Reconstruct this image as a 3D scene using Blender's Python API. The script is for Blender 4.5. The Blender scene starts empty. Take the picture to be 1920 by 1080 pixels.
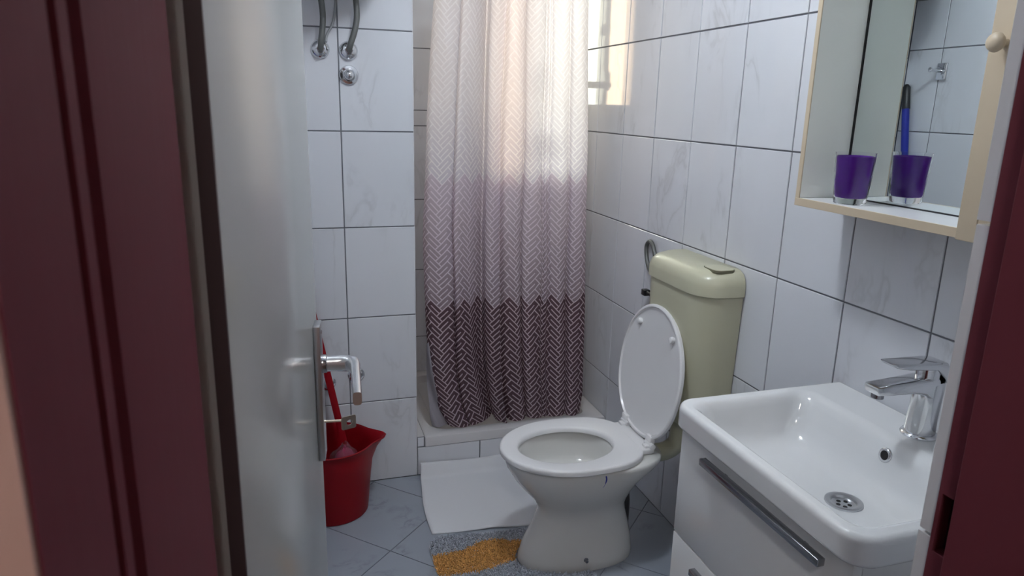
import bpy, bmesh, math, random
from mathutils import Vector, Matrix
random.seed(7)
C = bpy.context.scene.collection
SC = bpy.context.scene
# ------------------------------------------------------------------ camera
def cam_axes(yaw, pitch, roll):
    cy, sy, cp, sp = math.cos(yaw), math.sin(yaw), math.cos(pitch), math.sin(pitch)
    f = Vector((sy*cp, cy*cp, -sp)); r = Vector((cy, -sy, 0)); u = r.cross(f)
    cr, sr = math.cos(roll), math.sin(roll)
    return r*cr+u*sr, -r*sr+u*cr, f
cam = bpy.data.cameras.new('camera'); co = bpy.data.objects.new('camera', cam); C.objects.link(co)
r_, u_, f_ = cam_axes(math.radians(17.6566), math.radians(14.3564), math.radians(1.3727))
co.matrix_world = Matrix(((r_.x, u_.x, -f_.x, 0), (r_.y, u_.y, -f_.y, 0), (r_.z, u_.z, -f_.z, 1.43), (0, 0, 0, 1)))
cam.sensor_width = 36.0; cam.lens = 36.0*1336.0/1920.0; cam.clip_start = 0.01
cam.dof.use_dof = True; cam.dof.focus_distance = 2.2; cam.dof.aperture_fstop = 15.0
SC.camera = co
# ------------------------------------------------------------------ world, light, exposure
w = bpy.data.worlds.new('world'); SC.world = w; w.use_nodes = True
w.node_tree.nodes['Background'].inputs[0].default_value = (1.0, 0.93, 0.80, 1)
w.node_tree.nodes['Background'].inputs[1].default_value = 4.8
sun = bpy.data.lights.new('sun', 'SUN'); sun.energy = 2.5; sun.angle = math.radians(8.0); sun.color = (1.0, 0.92, 0.80)
so = bpy.data.objects.new('sun', sun); C.objects.link(so); so.location = (1.8, 7, 4.5)
so.rotation_euler = Vector((-0.115, -1.0, -0.38)).to_track_quat('-Z', 'Y').to_euler()
LAMP_BATH = 62.0      # emission of the bathroom ceiling globe
FILL_HALL = 34.0  # emission of the added fill lamp in the hall
SC.view_settings.view_transform = 'Standard'; SC.view_settings.look = 'None'
SC.view_settings.gamma = 1.0; SC.view_settings.use_curve_mapping = False
SC.view_settings.exposure = 1.05
# window opening (also used by the back wall below)
WX0, WX1, WZ0, WZ1 = 0.80, 1.225, 1.40, 2.22
XR, YP, YB, XL, XE, YF, ZC = 1.240, 2.542, 3.273, -0.110, 0.435, 0.517, 2.42
pl = bpy.data.lights.new('window_portal', 'AREA'); pl.shape = 'RECTANGLE'; pl.size = WX1-WX0; pl.size_y = WZ1-WZ0
pl.cycles.is_portal = True
po = bpy.data.objects.new('window_portal', pl); C.objects.link(po)
po.location = ((WX0+WX1)/2, YB+0.14, (WZ0+WZ1)/2); po.rotation_euler = (math.radians(-90), 0, 0)

# ------------------------------------------------------------------ materials
def mat(name, col, rough=0.5, metal=0.0, spec=0.5, coat=0.0, trans=0.0, ior=1.5, alpha=1.0):
    m = bpy.data.materials.new(name); m.use_nodes = True
    b = m.node_tree.nodes['Principled BSDF']
    b.inputs['Base Color'].default_value = (*col, 1); b.inputs['Roughness'].default_value = rough
    b.inputs['Metallic'].default_value = metal; b.inputs['Specular IOR Level'].default_value = spec
    b.inputs['Coat Weight'].default_value = coat; b.inputs['Transmission Weight'].default_value = trans
    b.inputs['IOR'].default_value = ior; b.inputs['Alpha'].default_value = alpha
    return m
def N(m, t, **k):
    n = m.node_tree.nodes.new(t)
    for a, v in k.items(): setattr(n, a, v)
    return n
def L(m, a, b): m.node_tree.links.new(a, b)
def bsdf(m): return m.node_tree.nodes['Principled BSDF']
def ramp(m, fac, stops):
    r = N(m, 'ShaderNodeValToRGB')
    while len(r.color_ramp.elements) < len(stops): r.color_ramp.elements.new(0.5)
    for e, (p, c) in zip(r.color_ramp.elements, stops): e.position = p; e.color = (*c, 1)
    L(m, fac, r.inputs[0]); return r.outputs[0]
def bump(m, fac, strength, dist):
    b = N(m, 'ShaderNodeBump'); b.inputs['Strength'].default_value = strength; b.inputs['Distance'].default_value = dist
    L(m, fac, b.inputs['Height']); L(m, b.outputs[0], bsdf(m).inputs['Normal'])
def noise(m, vec, scale, detail=3, rough=0.5, dist=0.0):
    n = N(m, 'ShaderNodeTexNoise'); n.inputs['Scale'].default_value = scale; n.inputs['Detail'].default_value = detail
    n.inputs['Roughness'].default_value = rough; n.inputs['Distortion'].default_value = dist
    if vec: L(m, vec, n.inputs['Vector'])
    return n.outputs['Fac']
def marble(name, base, vein, scale, veinw, rough, bumpy=0.0):
    """glazed tile: each tile draws its veins from its own place in the pattern"""
    m = mat(name, base, rough)
    g = N(m, 'ShaderNodeNewGeometry'); oi = N(m, 'ShaderNodeObjectInfo')
    mul = N(m, 'ShaderNodeVectorMath', operation='MULTIPLY_ADD'); L(m, g.outputs['Position'], mul.inputs[0])
    mul.inputs[1].default_value = (scale, scale, scale*0.42)
    cx = N(m, 'ShaderNodeCombineXYZ'); rr = N(m, 'ShaderNodeMath', operation='MULTIPLY'); rr.inputs[1].default_value = 37.0
    L(m, oi.outputs['Random'], rr.inputs[0])
    for k in range(3): L(m, rr.outputs[0], cx.inputs[k])
    L(m, cx.outputs[0], mul.inputs[2])
    a = noise(m, mul.outputs[0], 1.3, 4, 0.55, 0.6)
    s = N(m, 'ShaderNodeMath', operation='SUBTRACT'); L(m, a, s.inputs[0]); s.inputs[1].default_value = 0.5
    ab = N(m, 'ShaderNodeMath', operation='ABSOLUTE'); L(m, s.outputs[0], ab.inputs[0])
    v = ramp(m, ab.outputs[0], [(0.0, (1, 1, 1)), (veinw, (0.25, 0.25, 0.25)), (veinw*2.6, (0, 0, 0))])
    b = noise(m, mul.outputs[0], 0.8, 2)
    gate = ramp(m, b, [(0.52, (0, 0, 0)), (0.66, (1, 1, 1))])
    mm = N(m, 'ShaderNodeMath', operation='MULTIPLY'); L(m, v, mm.inputs[0]); L(m, gate, mm.inputs[1])
    cl = noise(m, mul.outputs[0], 0.5, 2)
    cloud = ramp(m, cl, [(0.3, tuple(c*0.93 for c in base)), (0.7, base)])
    mix = N(m, 'ShaderNodeMix', data_type='RGBA'); L(m, mm.outputs[0], mix.inputs[0]); L(m, cloud, mix.inputs[6])
    mix.inputs[7].default_value = (*vein, 1); L(m, mix.outputs[2], bsdf(m).inputs['Base Color'])
    if bumpy: bump(m, noise(m, g.outputs['Position'], 5, 2), bumpy, 0.01)
    return m
M = {}
M['tile'] = marble('glazed_wall_tile', (0.69, 0.705, 0.745), (0.55, 0.56, 0.59), 6.0, 0.03, 0.055, 0.012)
M['ftile'] = marble('floor_tile', (0.30, 0.33, 0.38), (0.20, 0.22, 0.26), 9.0, 0.05, 0.30)
M['grout'] = mat('grey_grout', (0.17, 0.175, 0.195), 0.9)
M['fgrout'] = mat('floor_grout', (0.17, 0.18, 0.21), 0.9)
M['plaster'] = mat('white_plaster', (0.78, 0.78, 0.78), 0.9)
m = M['beige'] = mat('beige_plaster', (0.42, 0.27, 0.24), 0.9)
bump(m, noise(m, None, 60, 3), 0.15, 0.01)
m = M['red'] = mat('maroon_gloss_paint', (0.142, 0.035, 0.048), 0.6, spec=0.05)
g = N(m, 'ShaderNodeNewGeometry'); sx = N(m, 'ShaderNodeVectorMath', operation='MULTIPLY'); L(m, g.outputs['Position'], sx.inputs[0])
sx.inputs[1].default_value = (30, 30, 3); bump(m, noise(m, sx.outputs[0], 1.5, 3), 0.10, 0.004)
M['strike'] = mat('dark_mortise', (0.008, 0.002, 0.002), 0.7)
M['door'] = mat('white_lacquer', (0.43, 0.44, 0.44), 0.20)
M['dooredge'] = mat('dark_brown_edge', (0.062, 0.044, 0.048), 0.5)
M['chrome'] = mat('chrome', (0.72, 0.73, 0.75), 0.10, 1.0)
M['steel'] = mat('satin_steel', (0.55, 0.56, 0.58), 0.28, 1.0)
M['satin'] = mat('satin_chrome', (0.86, 0.87, 0.89), 0.26, 1.0)
M['dsteel'] = mat('dark_bar_metal', (0.34, 0.34, 0.36), 0.22, 1.0)
M['brass'] = mat('worn_nickel', (0.52, 0.46, 0.38), 0.3, 1.0)
M['black'] = mat('black_void', (0.006, 0.006, 0.007), 0.6)
M['ceramic'] = mat('white_ceramic', (0.72, 0.73, 0.74), 0.07, coat=0.3)
M['wc'] = mat('toilet_ceramic', (0.68, 0.68, 0.66), 0.10, coat=0.2)
M['wplastic'] = mat('white_plastic', (0.74, 0.74, 0.75), 0.22)
M['olive'] = mat('aged_cream_plastic', (0.50, 0.49, 0.36), 0.30)
M['seam'] = mat('shadow_seam', (0.16, 0.155, 0.10), 0.6)
M['cream'] = mat('cream_cabinet', (0.56, 0.46, 0.33), 0.40)
M['cabin'] = mat('white_shelf_board', (0.84, 0.85, 0.80), 0.30)
M['groove'] = mat('cabinet_groove', (0.28, 0.20, 0.13), 0.6)
M['vanity'] = mat('white_gloss_front', (0.72, 0.72, 0.72), 0.20)
M['mirror'] = mat('silver_mirror', (0.80, 0.86, 0.86), 0.0, 1.0)
M['clear'] = mat('clear_acrylic', (0.95, 0.95, 0.97), 0.02, trans=1.0, ior=1.18)
M['purple'] = mat('purple_liner', (0.095, 0.010, 0.26), 0.25)
M['tray'] = mat('tray_enamel', (0.60, 0.59, 0.60), 0.18)
M['bucket'] = mat('red_plastic', (0.24, 0.003, 0.008), 0.40, spec=0.2)
M['pink'] = mat('magenta_cloth', (0.25, 0.012, 0.06), 0.6)
M['film'] = mat('clear_film', (0.95, 0.9, 0.9), 0.08, trans=0.9, alpha=0.35)
M['blue'] = mat('blue_tube', (0.010, 0.022, 0.30), 0.3)
M['blackp'] = mat('black_plastic', (0.012, 0.012, 0.014), 0.4)
M['hose'] = mat('braided_hose', (0.13, 0.135, 0.13), 0.45, 0.4)
M['cable'] = mat('grey_cable', (0.30, 0.31, 0.32), 0.5)
m = M['towel'] = mat('white_terry', (0.66, 0.67, 0.70), 0.95)
bump(m, noise(m, None, 160, 4), 0.25, 0.002)
M['rugback'] = mat('rug_backing', (0.42, 0.42, 0.44), 0.95)
m = M['rug'] = mat('rug_pile', (0.4, 0.4, 0.4), 0.95)
at = N(m, 'ShaderNodeAttribute', attribute_name='tuft'); L(m, at.outputs['Color'], bsdf(m).inputs['Base Color'])
M['heater'] = mat('heater_enamel', (0.75, 0.75, 0.75), 0.2)
M['pvc'] = mat('white_pvc', (0.70, 0.66, 0.58), 0.35)
M['water'] = mat('water', (0.9, 0.95, 0.95), 0.02, trans=1.0, ior=1.33)
M['hallfloor'] = mat('hall_floor', (0.22, 0.17, 0.13), 0.5)
def emit(name, col, s):
    m = bpy.data.materials.new(name); m.use_nodes = True; b = m.node_tree.nodes['Principled BSDF']
    b.inputs['Base Color'].default_value = (0.8, 0.8, 0.8, 1)
    b.inputs['Emission Color'].default_value = (*col, 1); b.inputs['Emission Strength'].default_value = s
    return m
M['lampglow'] = emit('lamp_glass_lit', (0.86, 0.93, 1.0), LAMP_BATH)
M['hallfill'] = emit('hall_fill_lit', (1.0, 0.95, 0.90), FILL_HALL)
# frosted pane: light passes, nothing is seen through it
m = bpy.data.materials.new('frosted_glass'); m.use_nodes = True; M['frost'] = m
nt = m.node_tree; nt.nodes.remove(nt.nodes['Principled BSDF'])
tl = N(m, 'ShaderNodeBsdfTranslucent'); tl.inputs[0].default_value = (0.90, 0.80, 0.68, 1)
tp = N(m, 'ShaderNodeBsdfTransparent'); tp.inputs[0].default_value = (0.92, 0.83, 0.73, 1)
mx = N(m, 'ShaderNodeMixShader'); mx.inputs[0].default_value = 0.85
L(m, tl.outputs[0], mx.inputs[1]); L(m, tp.outputs[0], mx.inputs[2]); L(m, mx.outputs[0], nt.nodes['Material Output'].inputs[0])

m = bpy.data.materials.new('window_glass'); m.use_nodes = True; M['frost2'] = m
nt = m.node_tree; nt.nodes.remove(nt.nodes['Principled BSDF'])
tp = N(m, 'ShaderNodeBsdfTransparent'); tp.inputs[0].default_value = (0.90, 0.95, 0.94, 1); gy = N(m, 'ShaderNodeBsdfGlossy'); gy.inputs['Roughness'].default_value = 0.02
mx = N(m, 'ShaderNodeMixShader'); mx.inputs[0].default_value = 0.06
L(m, tp.outputs[0], mx.inputs[1]); L(m, gy.outputs[0], mx.inputs[2]); L(m, mx.outputs[0], nt.nodes['Material Output'].inputs[0])
# ------------------------------------------------------------------ mesh helpers
ORG = {}     # object name -> world position of its origin (no object here is rotated or scaled unless noted)
def org(p): return ORG.get(p.name, Vector((0, 0, 0))) if p else Vector((0, 0, 0))
def link(name, me, material, parent=None, smooth=None):
    o = bpy.data.objects.new(name, me); C.objects.link(o)
    if material: me.materials.append(material)
    if smooth is not None:
        for p in me.polygons: p.use_smooth = True
        me.set_sharp_from_angle(angle=math.radians(smooth))
    if parent: o.parent = parent
    return o
def obj(name, vf, material, parent=None, smooth=None, origin=None):
    """one mesh object from world-space (verts, faces); its origin is its parent's, or the given point"""
    v, f = vf
    O = org(parent) if parent else Vector(origin or (0, 0, 0))
    me = bpy.data.meshes.new(name); me.from_pydata([tuple(Vector(p)-O) for p in v], [], f)
    me.validate(); me.update()
    bm = bmesh.new(); bm.from_mesh(me); bmesh.ops.recalc_face_normals(bm, faces=bm.faces); bm.to_mesh(me); bm.free()
    o = link(name, me, material, parent, smooth)
    if not parent: o.location = O
    ORG[o.name] = O
    return o
def tag(o, label, cat=None, group=None, kind=None):
    o['label'] = label
    if cat: o['category'] = cat
    if group: o['group'] = group
    if kind: o['kind'] = kind
    return o
def thing(name, label, cat, loc, group=None, kind=None):
    o = bpy.data.objects.new(name, None); C.objects.link(o); o.location = loc; o.empty_display_size = 0.05
    ORG[o.name] = Vector(loc)
    return tag(o, label, cat, group, kind)
def bm_out(bm):
    bm.verts.index_update(); v = [p.co.copy() for p in bm.verts]; f = [[q.index for q in p.verts] for p in bm.faces]; bm.free(); return v, f
def box(x0, x1, y0, y1, z0, z1, bev=0.0, seg=2):
    bm = bmesh.new(); bmesh.ops.create_cube(bm, size=1.0)
    for p in bm.verts: p.co = Vector(((x0+x1)/2+p.co.x*(x1-x0), (y0+y1)/2+p.co.y*(y1-y0), (z0+z1)/2+p.co.z*(z1-z0)))
    if bev: bmesh.ops.bevel(bm, geom=list(bm.edges), offset=bev, segments=seg, affect='EDGES', profile=0.5)
    return bm_out(bm)
def join(*parts):
    V, F = [], []
    for v, f in parts:
        n = len(V); V += list(v); F += [[i+n for i in q] for q in f]
    return V, F
def xform(vf, M4): return [M4 @ Vector(p) for p in vf[0]], vf[1]
def loft(rings, cap0=True, cap1=True, closed=False):
    n = len(rings[0]); V = [p for r in rings for p in r]; F = []
    K = len(rings)
    for k in range(K if closed else K-1):
        a, b = k*n, ((k+1) % K)*n
        for i in range(n):
            j = (i+1) % n; F.append([a+i, a+j, b+j, b+i])
    if not closed:
        if cap0: F.append(list(range(n))[::-1])
        if cap1: F.append([(K-1)*n+i for i in range(n)])
    return V, F
def rrect(cx, cy, hx, hy, r, z, k=8):
    r = min(r, hx-1e-4, hy-1e-4); P = []
    for q, (sx, sy) in enumerate(((1, 1), (-1, 1), (-1, -1), (1, -1))):
        for i in range(k+1):
            a = math.pi/2*(q+i/k); P.append(Vector((cx+sx*(hx-r)+r*math.cos(a), cy+sy*(hy-r)+r*math.sin(a), z)))
    return P
def tube(pts, r, n=12, caps=True):
    pts = [Vector(p) for p in pts]; R = []
    rs = r if isinstance(r, (list, tuple)) else [r]*len(pts)
    t0 = (pts[1]-pts[0]).normalized(); up = Vector((0, 0, 1)) if abs(t0.z) < 0.9 else Vector((1, 0, 0))
    x = t0.cross(up).normalized()
    for i, p in enumerate(pts):
        t = ((pts[min(i+1, len(pts)-1)]-pts[max(i-1, 0)])).normalized()
        x = (x - t*x.dot(t)).normalized(); y = t.cross(x)
        R.append([p + (x*math.cos(2*math.pi*k/n)+y*math.sin(2*math.pi*k/n))*rs[i] for k in range(n)])
    return loft(R, caps, caps)
def smooth_path(P, n=8):
    P = [Vector(p) for p in P]; Q = []
    for i in range(len(P)-1):
        a, b, c, d = P[max(i-1, 0)], P[i], P[i+1], P[min(i+2, len(P)-1)]
        for k in range(n):
            t = k/n; Q.append(0.5*((2*b)+(c-a)*t+(2*a-5*b+4*c-d)*t*t+(3*b-a-3*c+d)*t**3))
    return Q+[P[-1]]
def lathe(profile, O, axis='z', n=32):
    """profile: (radius, height) along the axis from O"""
    O = Vector(O); R = []
    A = {'z': (Vector((1, 0, 0)), Vector((0, 1, 0)), Vector((0, 0, 1))), '-y': (Vector((1, 0, 0)), Vector((0, 0, 1)), Vector((0, -1, 0))),
         '-x': (Vector((0, 1, 0)), Vector((0, 0, 1)), Vector((-1, 0, 0))), 'x': (Vector((0, 1, 0)), Vector((0, 0, 1)), Vector((1, 0, 0)))}[axis] if isinstance(axis, str) else axis
    for r, h in profile:
        R.append([O+A[2]*h+(A[0]*math.cos(2*math.pi*k/n)+A[1]*math.sin(2*math.pi*k/n))*max(r, 1e-5) for k in range(n)])
    return loft(R)
def prism(poly, z0, z1):
    n = len(poly); V = [Vector((x, y, z0)) for x, y in poly]+[Vector((x, y, z1)) for x, y in poly]
    F = [[i, (i+1) % n, n+(i+1) % n, n+i] for i in range(n)]+[list(range(n))[::-1], list(range(n, 2*n))]
    return V, F

# ------------------------------------------------------------------ tiled setting
TILES = {}
def tile_mesh(wd, ht, th, bev=0.0012):
    k = (round(wd, 4), round(ht, 4), round(th, 4))
    if k not in TILES:
        me = bpy.data.meshes.new('tile'); v = []
        for (ix, iz, d) in ((0, 0, -th), (0, 0, -bev), (bev, bev, 0)):      # local: x along, y up, z out (face at z = 0)
            a, b = wd/2-ix, ht/2-iz
            v += [(-a, -b, d), (a, -b, d), (a, b, d), (-a, b, d)]
        f = [[3, 2, 1, 0], [8, 9, 10, 11]]
        for r in (0, 4):
            for i in range(4): j = (i+1) % 4; f.append([r+i, r+j, r+4+j, r+4+i])
        me.from_pydata(v, [], f); me.materials.append(M['tile']); TILES[k] = me
    return TILES[k]
GAP = 0.0042
def tiles(parent, O, U, Nn, us, vs, th=0.007, skip=()):
    O, U, Nn = Vector(O), Vector(U), Vector(Nn); V = Vector((0, 0, 1)); X = V.cross(Nn)     # X,V,Nn right-handed
    for a, b in zip(us, us[1:]):
        for c, d in zip(vs, vs[1:]):
            if b-a < 0.008 or d-c < 0.008: continue
            if any(a >= s[0]-1e-4 and b <= s[1]+1e-4 and c >= s[2]-1e-4 and d <= s[3]+1e-4 for s in skip): continue
            o = bpy.data.objects.new('tile', tile_mesh(b-a-GAP, d-c-GAP, th)); C.objects.link(o)
            p = O+U*((a+b)/2)+V*((c+d)/2)
            tw = Nn*random.uniform(-0.0004, 0.0004)
            mw = Matrix((( X.x, V.x, Nn.x, p.x+tw.x), (X.y, V.y, Nn.y, p.y+tw.y), (X.z, V.z, Nn.z, p.z+tw.z), (0, 0, 0, 1)))
            mw = mw @ Matrix.Rotation(random.uniform(-0.0022, 0.0022), 4, 'X') @ Matrix.Rotation(random.uniform(-0.0022, 0.0022), 4, 'Y')
            o.parent = parent; o.matrix_basis = mw
ROWS = [0.333*k for k in range(8)]+[ZC]
G0 = 0.003   # grout lies this far behind the tile faces
def breaks(a, b, start, pitch):
    s = [a, b]; x = start
    while x > a: x -= pitch
    while x < b:
        if x-a > 0.012 and b-x > 0.012: s.append(x)
        x += pitch
    return sorted(s)
wr = tag(obj('wall_right', box(XR+G0, XR+0.16, 0.10, YB+0.2, 0, ZC), M['grout']), 'right wall of white marbled tiles with grey grout behind sink and toilet', kind='structure')
tiles(wr, (XR, 0, 0), (0, 1, 0), (-1, 0, 0), breaks(YF, YB, 2.7825, 0.2449), ROWS)
# back wall with its window hole
bw = join(box(XE-0.1, WX0, YB+G0, YB+0.2, 0, ZC), box(WX1, XR+G0, YB+G0, YB+0.2, 0, ZC), box(WX0, WX1, YB+G0, YB+0.2, 0, WZ0), box(WX0, WX1, YB+G0, YB+0.2, WZ1, ZC))
wb = tag(obj('wall_back', bw, M['grout']), 'tiled back wall of the shower with a small window', kind='structure')
tiles(wb, (0, YB, 0), (1, 0, 0), (0, -1, 0), sorted(breaks(XE, XR, XR-0.25*3, 0.25)+[WX0, WX1]), sorted(ROWS+[WZ0, WZ1]), skip=[(WX0, WX1, WZ0, WZ1)])
wp = tag(obj('wall_middle', box(XL-0.1, XE-G0, YP+G0, YB+0.2, 0, ZC), M['grout']), 'tiled wall end left of the shower curtain, with pipe valves', kind='structure')
tiles(wp, (0, YP, 0), (1, 0, 0), (0, -1, 0), [XL, -0.065, 0.185, XE], ROWS)
tiles(wp, (XE, 0, 0), (0, 1, 0), (1, 0, 0), [YP, YP+0.25, YP+0.5, YB], ROWS)
wl = tag(obj('wall_left', box(XL-0.16, XL-G0, 0.17, YB, 0, ZC), M['grout']), 'left tiled wall behind the open door, seen in the mirror', kind='structure')
tiles(wl, (XL, 0, 0), (0, 1, 0), (1, 0, 0), breaks(YF+0.01, YP, 2.375, 0.25), [0]+[0.03+0.333*k for k in range(1, 8)]+[ZC])
# wall with the doorway (camera stands on its hall side)
DX0, DX1, DZ = -0.12, 0.69, 2.06
fw = join(box(-1.3, -0.0613, 0.172, 0.195, 0, ZC), box(-1.3, DX0, 0.172, 0.497, 0, ZC), box(DX1, 1.9, 0.172, 0.497, 0, ZC), box(DX0, DX1, 0.172, 0.497, DZ, ZC))
wf = tag(obj('wall_front', fw, M['beige']), 'beige plastered hall wall around the maroon door frame', kind='structure')
tiles(wf, (0, YF, 0), (1, 0, 0), (0, 1, 0), [0.630, 0.74, 0.99, XR], ROWS, th=0.017)
tiles(wf, (0, YF, 0), (1, 0, 0), (0, 1, 0), [XL, 0.13, 0.38, 0.63], [2.06, 2.331, ZC], th=0.017)
tag(obj('ceiling', box(XL-0.1, XR+0.1, 0.5, YB+0.1, ZC, ZC+0.1), M['plaster']), 'white bathroom ceiling', kind='structure')
# floor: diagonal tiles clipped to the room
fl = tag(obj('floor', box(XL-0.1, XR+0.1, 0.172, YB, -0.1, -0.003), M['fgrout']), 'floor of diagonal blue grey stone tiles', kind='structure')
def clip(poly, ax, lim, sign):
    out = []
    for i in range(len(poly)):
        a, b = poly[i], poly[(i+1) % len(poly)]; da, db = sign*(a[ax]-lim), sign*(b[ax]-lim)
        if da <= 0: out.append(a)
        if (da < 0 < db) or (db < 0 < da):
            t = da/(da-db); out.append((a[0]+(b[0]-a[0])*t, a[1]+(b[1]-a[1])*t))
    return out
PT = 0.4596
for i in range(-8, 9):
    for j in range(-8, 9):
        g2 = 0.0022
        s0, s1 = 2.337+i*PT+g2, 2.337+(i+1)*PT-g2; d0, d1 = -1.813+j*PT+g2, -1.813+(j+1)*PT-g2      # x+y and x-y
        P = [((s+d)/2, (s-d)/2) for s, d in ((s0, d0), (s0, d1), (s1, d1), (s1, d0))]
        for ax, lim, sg in ((0, XL, -1), (0, XR, 1), (1, 0.30, -1), (1, YP, 1)):
            P = clip(P, ax, lim, sg)
            if len(P) < 3: break
        if len(P) < 3: continue
        cx, cy = sum(p[0] for p in P)/len(P), sum(p[1] for p in P)/len(P)
        v, f = prism([(x-cx, y-cy) for x, y in P], -0.008, 0.0)
        me = bpy.data.meshes.new('floor_tile'); me.from_pydata(v, [], f); me.materials.append(M['ftile']); me.update()
        bm = bmesh.new(); bm.from_mesh(me); bmesh.ops.recalc_face_normals(bm, faces=bm.faces); bm.to_mesh(me); bm.free()
        o = bpy.data.objects.new('floor_tile', me); C.objects.link(o); o.parent = fl; o.location = (cx, cy, 0)
# the hall the camera stands in
hl = join(box(-1.4, -1.3, -1.6, 0.172, 0, ZC), box(1.9, 2.0, -1.6, 0.172, 0, ZC), box(-1.4, 2.0, -1.7, -1.6, 0, ZC))
tag(obj('wall_hall', hl, M['beige']), 'beige hall walls behind the camera', kind='structure')
tag(obj('floor_hall', box(-1.4, 2.0, -1.7, 0.172, -0.1, -0.002), M['hallfloor']), 'hall floor behind the camera', kind='structure')
tag(obj('ceiling_hall', box(-1.4, 2.0, -1.7, 0.497, ZC, ZC+0.1), M['plaster']), 'hall ceiling behind the camera', kind='structure')
# door frame: left lining with its grooves, right lining with rebate and strike hole, head
left = [(DX0, 0.1955), (-0.0612, 0.1955), (-0.0612, 0.1748), (-0.0606, 0.1752), (-0.0606, 0.2375), (-0.0655, 0.2395), (-0.0655, 0.246), (-0.0610, 0.2485), (-0.0606, 0.2585),
        (-0.0710, 0.261), (-0.0710, 0.274), (-0.0625, 0.284), (-0.0606, 0.305), (-0.0606, 0.473), (-0.0726, 0.473), (-0.0726, 0.50), (DX0, 0.50)]
tag(obj('trim_1', prism(left, 0, DZ), M['red'], smooth=25), 'blurred maroon painted door jamb on the left, with two grooves', kind='structure')
t2 = obj('trim_2', join(prism([(DX1, 0.168), (DX1, 0.50), (0.650, 0.50), (0.650, 0.473), (0.619, 0.473), (0.6175, 0.4715), (0.6175, 0.170), (0.6195, 0.168)], 0, DZ),
    box(0.630, 0.650, 0.473, 0.50, 0, 0.985), box(0.630, 0.650, 0.473, 0.50, 1.052, DZ), box(0.630, 0.650, 0.473, 0.4785, 0.985, 1.052), box(0.630, 0.650, 0.4955, 0.50, 0.985, 1.052)), M['red'])
tag(t2, 'maroon painted door jamb on the right with a latch hole', kind='structure')
tag(obj('strike_hole', box(0.6455, 0.6495, 0.4785, 0.4955, 0.985, 1.052), M['strike'], t2), 'black latch hole in the jamb')
tag(obj('trim_3', join(box(-0.0606, 0.6175, 0.168, 0.473, 2.00, DZ), box(-0.0726, 0.630, 0.473, 0.50, 2.012, DZ)), M['red']), 'maroon door frame head above the doorway', kind='structure')
# window
wi = thing('window_1', 'small white framed window behind the shower curtain', 'window', ((WX0+WX1)/2, YB+0.1, WZ0), kind='structure'); del wi['category']
fr = join(box(WX0, WX0+0.025, YB+0.06, YB+0.13, WZ0, WZ1), box(WX1-0.03, WX1, YB+0.06, YB+0.13, WZ0, WZ1), box(WX0, WX1, YB+0.06, YB+0.13, WZ0, WZ0+0.045), box(WX0, WX1, YB+0.06, YB+0.13, WZ1-0.045, WZ1))
obj('window_frame', fr, M['pvc'], wi)
ml = obj('mullion', box(0.958, 0.984, YB+0.04, YB+0.13, WZ0+0.03, WZ1-0.03, 0.004), M['pvc'], wi)
obj('pane', box(WX0+0.02, 0.962, YB+0.09, YB+0.096, WZ0+0.04, WZ1-0.04), M['frost'], wi)
obj('pane', box(0.980, WX1-0.025, YB+0.09, YB+0.096, WZ0+0.04, WZ1-0.04), M['frost2'], wi)
obj('window_handle', join(box(0.958, 0.986, YB+0.015, YB+0.042, 1.51, 1.60, 0.005), box(0.985, 1.085, YB-0.006, YB+0.018, 1.520, 1.552, 0.006), box(0.960, 0.995, YB-0.004, YB+0.018, 1.525, 1.548, 0.004)), M['pvc'], wi, 30)
obj('latch', box(0.968, 1.018, YB+0.008, YB+0.045, 1.762, 1.815, 0.010), M['pvc'], wi, 30)
obj('window_sill', box(WX0-0.0, WX1, YB-0.012, YB+0.13, WZ0-0.022, WZ0+0.002, 0.003), M['pvc'], wi, 30)

# ------------------------------------------------------------------ door leaf (open against the left wall)
H = Vector((-0.0455, 0.522, 0)); ang = math.asin(0.1228); d = Vector((math.sin(ang), math.cos(ang), 0)); n_ = Vector((d.y, -d.x, 0))
# local frame: X = out of the face toward the room (n_), Y = along the leaf from hinge to free edge (d)
DM = Matrix(((n_.x, d.x, 0, H.x), (n_.y, d.y, 0, H.y), (0, 0, 1, 0), (0, 0, 0, 1)))
dr = thing('door_1', 'glossy white bathroom door standing open on the left', 'door', (H.x, H.y, 0), kind='structure'); del dr['category']
obj('leaf', xform(box(-0.040, 0.0, 0.002, 0.655, 0.012, 1.99, 0.0015), DM), M['door'], dr, 30)
tag(obj('edge_strip', xform(box(-0.0115, -0.0004, -0.001, 0.003, 0.012, 1.99), DM), M['dooredge'], dr), 'dark brown strip on the hinge edge of the door')
hp = obj('handle_plate', xform(join(box(0.0, 0.0105, 0.585, 0.625, 0.858, 1.088, 0.0012)), DM), M['steel'], dr, 30)
sc1 = obj('plate_screw', xform(lathe([(0.0035, 0), (0.0035, 0.0012), (0.001, 0.0016)], (0.0105, 0.605, 1.074), 'x', 12), DM), M['chrome'], hp)
obj('neck_collar', xform(lathe([(0.015, 0), (0.015, 0.006), (0.0135, 0.008)], (0.0105, 0.605, 1.02), 'x', 20), DM), M['dsteel'], hp, 40)
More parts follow.
